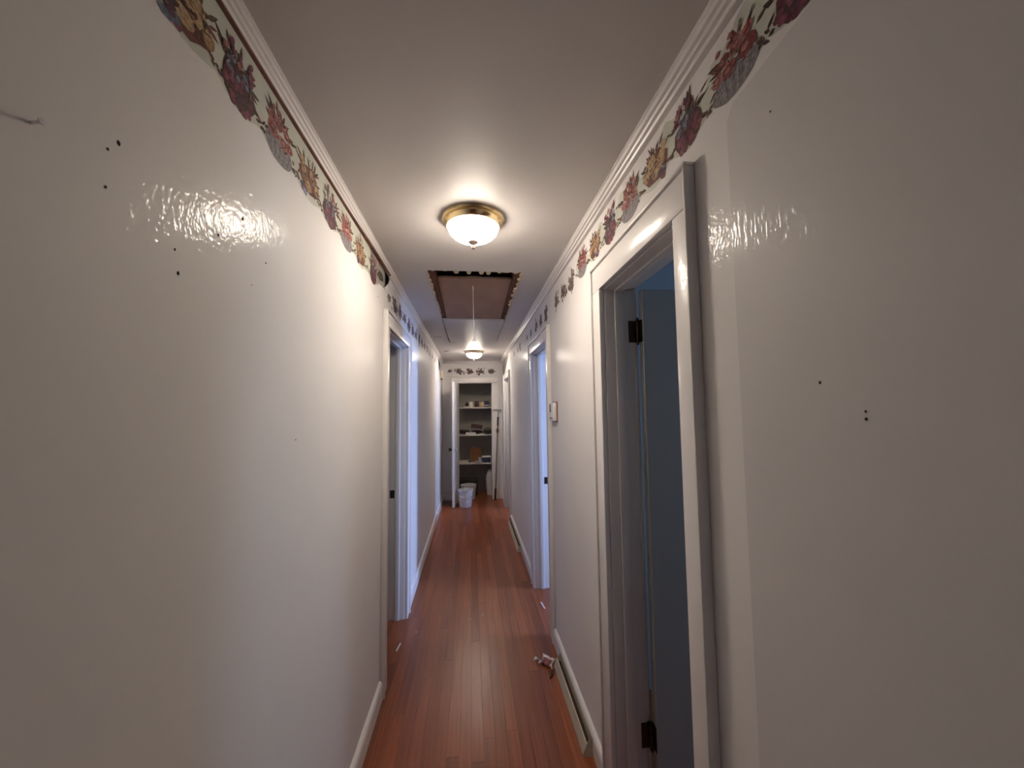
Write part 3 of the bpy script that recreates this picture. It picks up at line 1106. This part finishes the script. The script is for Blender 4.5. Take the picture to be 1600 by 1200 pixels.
tag(b.build('paper_scrap', M_OLDPAPER), 'bare brown torn paper patch high at the far end of the right wall', 'paper scrap')
# --- end wall border
eb = tag(empty('wallpaper_border', (0.05, YE, 2.26)), 'row of dark torn bouquets left over the closet door', 'wallpaper border')
rn = random.Random(23)
for xc, s_ in ((-0.37, .55), (-0.215, 1.0), (-0.02, 1.0), (0.17, 1.0), (0.37, .95)):
    pl = bouquet('torn', rn)
    if xc == -0.02:
        pl = [(p, (rn.choice(PAL['tornred']) if rn.random() < .6 else c_)) for p, c_ in pl]
    printed(pl, lambda u, v, l, xc=xc: (xc + u, YE - l, 2.272 + v), eb, sx=s_ * 1.3, sz=s_ * 1.1)

# ------------------------------------------------------------------ wall fittings
# nail in the left wall
b = B()
b.tube([(XL - 0.004, 0.478, 1.901), (XL + 0.013, 0.476, 1.903)], 0.0019, 10)
b.tube([(XL + 0.0125, 0.476, 1.903), (XL + 0.0142, 0.476, 1.9033)], 0.0036, 12)
tag(b.build('nail', M_STEEL), 'bright steel nail sticking out of the near left wall', 'nail')

# thermostat
th = tag(empty('thermostat', (XR, 2.52, 1.545)), 'white thermostat with dark display on the right wall between two doorways', 'thermostat')
b = B()
b.box(XR - 0.028, XR - 0.004, 2.455, 2.585, 1.487, 1.607, bev=0.005, seg=2)
b.build('body', M_WHITEP, th, smooth=True)
b = B()
b.box(XR - 0.004, XR, 2.445, 2.592, 1.480, 1.613)
b.build('back_plate', mat('reddish_plate', (0.22, 0.07, 0.055), 0.6, 0.3), th)
b = B()
b.box(XR - 0.0292, XR - 0.028, 2.530, 2.572, 1.545, 1.597)
b.build('display', mat('dark_display', (0.05, 0.045, 0.045), 0.2, 0.5), th)
b = B()
b.box(XR - 0.0295, XR - 0.028, 2.475, 2.565, 1.500, 1.512)
b.build('slider', M_GREYP, th)

# cream cover near the far corner of the left wall
ch = tag(empty('chime_cover', (XL, 6.55, 2.18)), 'small cream box high on the left wall by the far corner', 'wall box')
b = B()
b.box(XL, XL + 0.035, 6.48, 6.60, 2.10, 2.235, bev=0.006, seg=2)
b.build('cover', mat('aged_cream_plastic', (0.72, 0.60, 0.38), 0.5, 0.3), ch, smooth=True)
b = B()
b.box(XL, XL + 0.020, 6.478, 6.600, 2.085, 2.0995)
b.build('base', M_RAW, ch)
# small switch plate beside closet
sw = tag(empty('light_switch', (0.53, YE, 1.47)), 'small pale switch plate on the end wall beside the closet casing', 'switch')
b = B()
b.box(0.503, 0.551, YE - 0.006, YE, 1.44, 1.505, bev=0.002)
b.build('plate', M_WHITEP, sw)
b = B()
b.box(0.520, 0.532, YE - 0.013, YE - 0.006, 1.462, 1.484, bev=0.002)
b.build('toggle', M_WHITEP, sw)

# ------------------------------------------------------------------ floor registers along the right baseboard


def register(label, y0, y1, group=None):
    xb = XR - 0.0195
    r = tag(empty('baseboard_register', (xb, (y0 + y1) / 2, 0)), label, 'air register')
    d, h = 0.040, 0.080
    b = B()
    # sloping front sheet with rolled lower and upper lips
    b.prism([(xb - d - 0.004, 0.0), (xb - d - 0.004, 0.008), (xb - d + 0.012, 0.050), (xb - d + 0.017, 0.052), (xb - d + 0.018, 0.049), (xb - d + 0.014, 0.046), (xb - d - 0.001, 0.007), (xb - d - 0.001, 0.0)], 'y', y0 + 0.003, y1 - 0.003)
    b.build('front_sheet', M_BEIGE, r)
    for ya in (y0, y1 - 0.003):
        b = B()
        b.prism([(xb, 0), (xb - d - 0.006, 0), (xb - d - 0.006, 0.012), (xb - d + 0.014, 0.056), (xb - 0.006, h), (xb, h)], 'y', ya, ya + 0.003)
        b.build('end_cap', M_BEIGE, r)
    b = B()
    b.box(xb - 0.003, xb, y0 + 0.003, y1 - 0.003, 0.0, h, bev=0.0008)
    b.build('back_sheet', M_BEIGE, r)
    b = B()
    b.prism([(xb - d + 0.002, 0.002), (xb - 0.0035, 0.002), (xb - 0.0035, 0.036), (xb - d + 0.0115, 0.036)], 'y', y0 + 0.004, y1 - 0.004)
    b.build('grille', mat('dark_slot', (0.05, 0.028, 0.018), 0.8, 0.2), r)
    return r


register('beige metal air register along the right baseboard beside the near doorway', 1.79, 2.40)
register('far beige air register along the right baseboard past the bright doorway', 4.30, 5.36)

# ------------------------------------------------------------------ litter on the floor


def strip_bit(x, y, ang_, ln_, wd, label):
    b = B()
    b.box(-ln_ / 2, ln_ / 2, -wd / 2, wd / 2, 0.0002, 0.004, bev=0.001)
    o = b.build('plastic_strip', M_WHITEP, xf=Matrix.Translation((x, y, 0)) @ Matrix.Rotation(ang_, 4, 'Z'))
    tag(o, label, 'plastic strip')


strip_bit(-0.487, 2.72, math.radians(82), 0.085, 0.010, 'white plastic strip on the floor before the left doorway')
strip_bit(0.562, 3.13, math.radians(97), 0.105, 0.011, 'white plastic strip on the floor in the bright right doorway')

# crumpled wrapper
wr = tag(empty('candy_wrapper', (0.462, 2.44, 0)), 'crumpled pink and white wrapper on the floor beside the near register', 'wrapper')
rn = random.Random(4)


def crumple(cx, cy, lx, ly, rot, hgt, m, name, n=8):
    b = B()
    g = []
    for i in range(n + 1):
        row = []
        for j in range(n + 1):
            u, v = i / n * 2 - 1, j / n * 2 - 1
            x = lx * u * (1 - 0.72 * abs(v)) + rn.uniform(-.003, .003)
            y = ly * v * (1 - 0.72 * abs(u)) + rn.uniform(-.003, .003)
            z = 0.001 + hgt * (0.2 + 0.8 * rn.random()) * (0.35 + 0.65 * max(abs(u), abs(v)) if (i + j) % 2 else 0.8)
            row.append((x, y, z))
        g.append(row)
    V = [[b.bm.verts.new(p) for p in r] for r in g]
    for i in range(n):
        for j in range(n):
            b.bm.faces.new((V[i][j], V[i + 1][j], V[i + 1][j + 1]))
            b.bm.faces.new((V[i][j], V[i + 1][j + 1], V[i][j + 1]))
    return b.build(name, m, wr, xf=Matrix.Translation((cx, cy, 0)) @ Matrix.Rotation(rot, 4, 'Z'))


M_FOIL = mat('white_foil', (0.75, 0.70, 0.70), 0.25, 0.6, 0.2)
M_PINK = mat('pink_print', (0.42, 0.14, 0.16), 0.3, 0.5, var=0.4, vscale=60)
crumple(0.462, 2.445, 0.062, 0.085, 0.15, 0.026, M_FOIL, 'foil_sheet')
crumple(0.452, 2.428, 0.036, 0.050, 0.2, 0.034, M_PINK, 'printed_sheet', 6)
crumple(0.392, 2.475, 0.018, 0.030, 0.9, 0.020, M_FOIL, 'foil_scrap', 4)
b = B()
b.prism([(0.452, 2.30), (0.475, 2.33), (0.490, 2.37), (0.478, 2.375), (0.458, 2.335), (0.447, 2.305)], 'z', 0.0003, 0.010)
tag(b.build('dark_scrap', mat('dark_red_scrap', (0.045, 0.014, 0.012), 0.6, 0.3)), 'dark red scrap on the floor in front of the pink wrapper', 'scrap')
for (x, y, r, l) in ((0.080, 3.05, 0.006, 'paint chip in the middle of the floor between the two facing doorways'), (-0.395, 2.88, 0.006, 'paint chip on the floor just before the left doorway'),
                     (-0.01, 3.0, 0.004, 'paint chip left of the middle of the floor between the doorways'), (-0.24, 5.2, 0.010, 'paint chip on the far floor, short of the bucket')):
    b = B()
    b.prism(ell(x, y, r, r * .7, rn.uniform(0, 3), 6, .35, rn), 'z', 0.0002, 0.003)
    tag(b.build('paint_chip', M_WHITEP), 'white ' + l, 'paint chip')

# ------------------------------------------------------------------ buckets
M_BUCKET = mat('translucent_white_pail', (0.62, 0.61, 0.62), 0.35, 0.5, var=0.08, vscale=20)


def bucket(label, cx, cy, rb, rt, h, stuff_in=False):
    r = tag(empty('bucket', (cx, cy, 0)), label, 'bucket')
    b = B()
    b.lathe([(0.0001, 0.002), (rb, 0.002), (rb + 0.002, 0.012), (rt - 0.004, h - 0.06), (rt - 0.004, h), (rt - 0.008, h), (rt - 0.009, h - 0.06), (rb - 0.005, 0.008), (0.0001, 0.008)], cx, cy, 40, cap=False)
    b.build('body', M_BUCKET, r, smooth=True)
    b = B()
    b.lathe([(rt - 0.004, h - 0.012), (rt + 0.006, h - 0.010), (rt + 0.007, h), (rt - 0.002, h + 0.003), (rt - 0.008, h)], cx, cy, 40, cap=False)
    for z in (h - 0.030, h - 0.050):
        b.lathe([(rt - 0.006, z - 0.003), (rt + 0.002, z - 0.002), (rt + 0.002, z + 0.002), (rt - 0.006, z + 0.003)], cx, cy, 40, cap=False)
    b.build('rim', M_BUCKET, r, smooth=True)
    b = B()
    b.tube([(cx + (rt + 0.004) * math.cos(PI * k / 14), cy - (rt * 0.98) * math.sin(PI * k / 14) * 0.99, h - 0.03 - 0.08 * math.sin(PI * k / 14)) for k in range(15)], 0.0022, 6)
    b.build('handle', M_STEEL, r, smooth=True)
    return r


bk = bucket('translucent white pail standing on the floor before the open closet', -0.098, 6.40, 0.098, 0.122, 0.275)
b = B()
pts = []
for k in range(7):
    a = -PI / 2 + 0.10 + k * 0.09
    rr_ = 0.112
    pts.append((-0.098 + rr_ * math.cos(a), 6.40 + rr_ * math.sin(a)))
v0 = [b.bm.verts.new((x, y - 0.0015, 0.085)) for x, y in pts]
v1 = [b.bm.verts.new((x, y - 0.0035, 0.105)) for x, y in pts]
for k in range(6):
    b.bm.faces.new((v0[k], v0[k + 1], v1[k + 1], v1[k]))
b.build('sticker', mat('white_sticker', (0.85, 0.84, 0.84), 0.4, 0.4), bk)
bucket('white pail half hidden behind the front one in the closet doorway', -0.055, 6.98, 0.115, 0.135, 0.24)
# bin of dark odds and ends
bx_ = tag(empty('storage_box', (-0.06, 7.30, 0)), 'low black box on the closet floor behind the pails', 'box')
b = B()
b.box(-0.245, 0.115, 7.19, 7.21, 0.0, 0.27).box(-0.245, 0.115, 7.40, 7.42, 0.0, 0.27).box(-0.245, -0.225, 7.21, 7.40, 0.0, 0.27).box(0.095, 0.115, 7.21, 7.40, 0.0, 0.27).box(-0.225, 0.095, 7.21, 7.40, 0.0, 0.01)
b.build('body', mat('black_plastic', (0.022, 0.018, 0.018), 0.5, 0.4), bx_)
b = B()
b.box(-0.252, 0.122, 7.183, 7.427, 0.2705, 0.292, bev=0.004)
b.build('lid', mat('dark_lid', (0.030, 0.024, 0.022), 0.5, 0.4), bx_)
# tall white bag
tb = B()
prof = []
for k in range(12):
    t = k / 11
    prof.append((0.085 + 0.022 * math.sin(t * 3.0) - 0.045 * max(0, t - .75) * 3, 0.001 + 0.46 * t))
tb.lathe(prof, 0.372, 7.24, 26, flute=0.05, nfl=7)
rn = random.Random(9)
for v in tb.bm.verts:
    v.co.x += rn.uniform(-.004, .004)
    v.co.y += rn.uniform(-.004, .004)
tag(tb.build('trash_bag', mat('white_bag_plastic', (0.58, 0.55, 0.52), 0.45, 0.4), smooth=True), 'tall stuffed white plastic bag on the closet floor at the right', 'bag')

# ------------------------------------------------------------------ things on the closet shelves
YS = CY0 + 0.15


def can(name, label, x, z, r, h, body, lidm, band=None, y=YS):
    t = tag(empty(name, (x, y, z)), label, 'can')
    b = B()
    b.lathe([(0.0001, z + 0.0005), (r, z + 0.0005), (r, z + h - 0.004), (r - 0.003, z + h), (0.0001, z + h)], x, y, 24, cap=False)
    b.build('body', body, t, smooth=True)
    b = B()
    b.lathe([(0.0001, z + h + 0.0005), (r - 0.006, z + h + 0.0005), (r - 0.006, z + h + 0.006), (r - 0.002, z + h + 0.007), (r - 0.002, z + h + 0.010), (r - 0.010, z + h + 0.010), (r - 0.012, z + h + 0.005), (0.0001, z + h + 0.005)], x, y, 24, cap=False)
    b.build('lid', lidm, t, smooth=True)
    if band:
        b = B()
        b.lathe([(r + 0.0006, z + h * band[0]), (r + 0.0006, z + h * band[1])], x, y, 24, cap=False)
        b.build('paper_label', band[2], t, smooth=True)
    return t


z = SZ[0]
M_CREAM = mat('cream_can', (0.62, 0.57, 0.48), 0.4, 0.4)
M_MAROON = mat('maroon_can', (0.10, 0.035, 0.03), 0.4, 0.4)
M_TAN = mat('tan_can', (0.48, 0.30, 0.17), 0.4, 0.4)
M_NAVY = mat('navy_can', (0.03, 0.035, 0.08), 0.4, 0.4)
M_DARK = mat('dark_plastic', (0.02, 0.016, 0.016), 0.5, 0.4)
# dark pot on a white saucer
t = tag(empty('saucer', (-0.085, YS, z)), 'white saucer at the left end of the top closet shelf', 'saucer')
b = B()
b.lathe([(0.0001, z + 0.0005), (0.035, z + 0.0005), (0.058, z + 0.018), (0.056, z + 0.019), (0.034, z + 0.006), (0.0001, z + 0.006)], -0.085, YS, 24, cap=False)
b.build('dish', M_WHITEP, t, smooth=True)
t = tag(empty('round_pot', (-0.075, YS, z + 0.006)), 'dark round pot resting on the white saucer', 'pot')
b = B()
b.lathe([(0.0001, z + 0.0068), (0.022, z + 0.0068), (0.034, z + 0.030), (0.036, z + 0.055), (0.026, z + 0.078), (0.014, z + 0.086), (0.0001, z + 0.087)], -0.075, YS, 20, cap=False)
b.build('body', M_DARK, t, smooth=True)
b = B()
b.lathe([(0.0001, z + 0.087), (0.008, z + 0.088), (0.008, z + 0.100), (0.0001, z + 0.104)], -0.075, YS, 12, cap=False)
b.build('lid_knob', M_DARK, t, smooth=True)
can('cream_can', 'cream can on the top closet shelf, next to the saucer', -0.003, z, 0.033, 0.098, M_CREAM, M_GREYP)
b = B()
b.box(0.036, 0.054, YS - 0.05, YS + 0.06, z + 0.0005, z + 0.108, bev=0.002)
t = tag(empty('thin_book', (0.045, YS, z)), 'thin dark book upright between two cans on the top shelf', 'book')
b.build('cover', M_GREYP, t)
b = B()
b.box(0.0375, 0.0525, YS - 0.046, YS + 0.061, z + 0.002, z + 0.1085)
b.build('pages', M_CREAM, t)
can('maroon_can', 'dark maroon can in the middle of the top closet shelf', 0.102, z, 0.042, 0.100, M_MAROON, M_DARK, (0.30, 0.55, mat('black_label', (0.02, 0.015, 0.015), 0.4, 0.4)))
can('tan_can', 'tan can with pale label on the top closet shelf', 0.193, z, 0.040, 0.096, M_TAN, M_GREYP, (0.25, 0.9, mat('pale_label', (0.58, 0.45, 0.30), 0.5, 0.3)))
can('navy_can', 'navy can with pale spot at the right end of the top shelf', 0.287, z, 0.043, 0.100, M_NAVY, M_DARK, (0.18, 0.42, mat('spot_label', (0.35, 0.36, 0.42), 0.5, 0.3)))

z = SZ[1]


def lump(name, label, cx, cy, z, sx, sy, sz_, m, seed, cat):
    b = B()
    bmesh.ops.create_icosphere(b.bm, subdivisions=3, radius=1.0)
    rn = random.Random(seed)
    ph = [rn.uniform(0, 6) for _ in range(6)]
    for v in b.bm.verts:
        p = v.co.copy()
        k = 1 + 0.16 * math.sin(5 * p.x + ph[0]) * math.sin(4 * p.y + ph[1]) + 0.12 * math.sin(7 * p.z + ph[2] + 3 * p.x)
        p *= k
        v.co = (cx + p.x * sx, cy + p.y * sy, z + max(0.0005, sz_ * 0.85 + p.z * sz_))
    return tag(b.build(name, m, smooth=True), label, cat)


lump('black_cloth', 'crumpled black cloth at the left end of the middle closet shelf', -0.140, YS + 0.13, z, 0.105, 0.06, 0.045, M_DARK, 1, 'cloth')
b = B()
for k in range(5):
    dx = rn.uniform(-.006, .006)
    b.box(-0.095 + dx, 0.080 + dx, YS - 0.085, YS + 0.02, z + 0.0005 + 0.0075 * k, z + 0.0075 * k + 0.0068)
tag(b.build('paper_stack', M_WHITEP), 'low stack of white papers at the front of the middle shelf', 'papers')
b = B()
b.box(-0.105, 0.105, -0.05, 0.05, 0, 0.075, bev=0.004)
bxm = b.build('shoe_box', mat('brown_purple_card', (0.075, 0.038, 0.036), 0.7, 0.2, var=0.2, vscale=20), xf=Matrix.Translation((0.095, YS + 0.14, z + 0.102)) @ Matrix.Rotation(math.radians(9), 4, 'Y'))
tag(bxm, 'brown box tilted on top of the black bags on the middle shelf', 'box')
lump('black_bag', 'soft black bag under the tilted brown box', 0.105, YS + 0.14, z, 0.105, 0.075, 0.036, M_DARK, 2, 'bag')
t = tag(empty('handbag', (0.30, YS + 0.02, z)), 'black handbag with a loop handle at the right end of the middle shelf', 'bag')
b = B()
bmesh.ops.create_icosphere(b.bm, subdivisions=3, radius=1.0)
for v in b.bm.verts:
    p = v.co
    v.co = (0.302 + p.x * 0.078, YS - 0.01 + p.y * 0.05, z + 0.001 + max(0, 0.036 + p.z * 0.042))
b.build('body', M_DARK, t, smooth=True)
b = B()
b.tube([(0.300 + 0.07 * math.cos(PI * k / 12), YS - 0.01, z + 0.045 + 0.065 * math.sin(PI * k / 12)) for k in range(13)], 0.008, 8)
b.build('loop_handle', M_DARK, t, smooth=True)

z = SZ[2]
t = tag(empty('brown_bag', (0.085, YS + 0.13, z)), 'brown paper bag leaning at the back of the lowest closet shelf', 'bag')
M_KRAFT = mat('brown_paper', (0.20, 0.085, 0.036), 0.8, 0.2, var=0.3, vscale=18)
b = B()
b.prism([(-0.02, z + 0.0005), (0.17, z + 0.0005), (0.20, z + 0.19), (0.155, z + 0.255), (0.005, z + 0.262), (-0.015, z + 0.20)], 'y', YS + 0.07, YS + 0.20)
b.build('body', M_KRAFT, t)
b = B()
b.prism([(-0.012, z + 0.205), (0.195, z + 0.195), (0.160, z + 0.250), (0.006, z + 0.257)], 'y', YS + 0.062, YS + 0.0695)
b.build('folded_flap', M_KRAFT, t)
lump('dark_bundle', 'small dark bundle beside the brown bag on the lowest shelf', -0.035, YS + 0.02, z, 0.022, 0.02, 0.022, M_DARK, 3, 'bundle')
t = tag(empty('white_cup', (0.155, YS + 0.01, z)), 'grey white cup beside the blue box on the lowest shelf', 'cup')
b = B()
b.lathe([(0.0001, z + 0.0005), (0.026, z + 0.0005), (0.033, z + 0.085), (0.030, z + 0.085), (0.024, z + 0.006), (0.0001, z + 0.006)], 0.155, YS + 0.01, 24, cap=False)
b.build('body', M_GREYP, t, smooth=True)
b = B()
b.lathe([(0.031, z + 0.082), (0.036, z + 0.083), (0.036, z + 0.089), (0.031, z + 0.089)], 0.155, YS + 0.01, 24, cap=False)
b.build('rim', M_WHITEP, t, smooth=True)
t = tag(empty('wipes_tub', (0.275, YS, z)), 'navy blue tub with a white lid at the right of the lowest shelf', 'tub')
b = B()
b.box(0.205, 0.350, YS - 0.05, YS + 0.05, z + 0.0005, z + 0.090, bev=0.010, seg=2)
b.build('body', M_NAVY, t, smooth=True)
b = B()
b.box(0.198, 0.357, YS - 0.056, YS + 0.056, z + 0.091, z + 0.115, bev=0.006, seg=2)
b.build('lid', M_WHITEP, t, smooth=True)
t = tag(empty('shallow_bowl', (0.125, YS - 0.07, z)), 'shallow white bowl at the front edge of the lowest shelf', 'bowl')
b = B()
b.lathe([(0.0001, z + 0.0005), (0.038, z + 0.0005), (0.064, z + 0.032), (0.062, z + 0.033), (0.036, z + 0.005), (0.0001, z + 0.005)], 0.125, YS - 0.06, 28, cap=False)
b.build('dish', M_WHITEP, t, smooth=True)

# ------------------------------------------------------------------ long-handled mop leaning by the closet
mp_ = tag(empty('mop', (0.47, YE - 0.12, 0)), 'long-handled mop leaning upside down beside the closet casing, grey head up', 'mop')
p0, p1 = Vector((0.405, YE - 0.14, 0.004)), Vector((0.478, YE - 0.050, 1.545))
P_ = lambda t_: p0.lerp(p1, t_)
b = B()
b.tube([P_(0.13), P_(0.83)], 0.0115, 10)
b.build('pole', mat('brown_worn_pole', (0.22, 0.15, 0.12), 0.6, 0.3, var=0.3, vscale=8), mp_, smooth=True)
b = B()
b.tube([P_(0.0), P_(0.02), P_(0.125), P_(0.13)], [0.012, 0.017, 0.017, 0.012], 12)
b.build('foot', M_BLACK, mp_, smooth=True)
b = B()
b.tube([P_(0.83), P_(0.84), P_(0.925), P_(0.93)], [0.012, 0.0155, 0.0155, 0.012], 12)
b.build('grip', M_BLACK, mp_, smooth=True)
b = B()
b.tube([P_(0.745), P_(0.76), P_(0.785), P_(0.80)], [0.012, 0.023, 0.023, 0.012], 12)
b.build('collar', mat('rust_brown_collar', (0.12, 0.05, 0.04), 0.6, 0.3), mp_, smooth=True)
b = B()
b.tube([P_(0.93), P_(1.0)], 0.008, 10)
b.build('neck', M_GREYP, mp_, smooth=True)
b = B()
b.box(0.378, 0.585 - 0.05, YE - 0.062, YE - 0.036, 1.548, 1.580, bev=0.008, seg=2)
b.build('head', M_GREYP, mp_, smooth=True)
b = B()
b.box(0.366, 0.3775, YE - 0.064, YE - 0.034, 1.545, 1.584, bev=0.004)
b.build('end_cap', M_WHITEP, mp_)
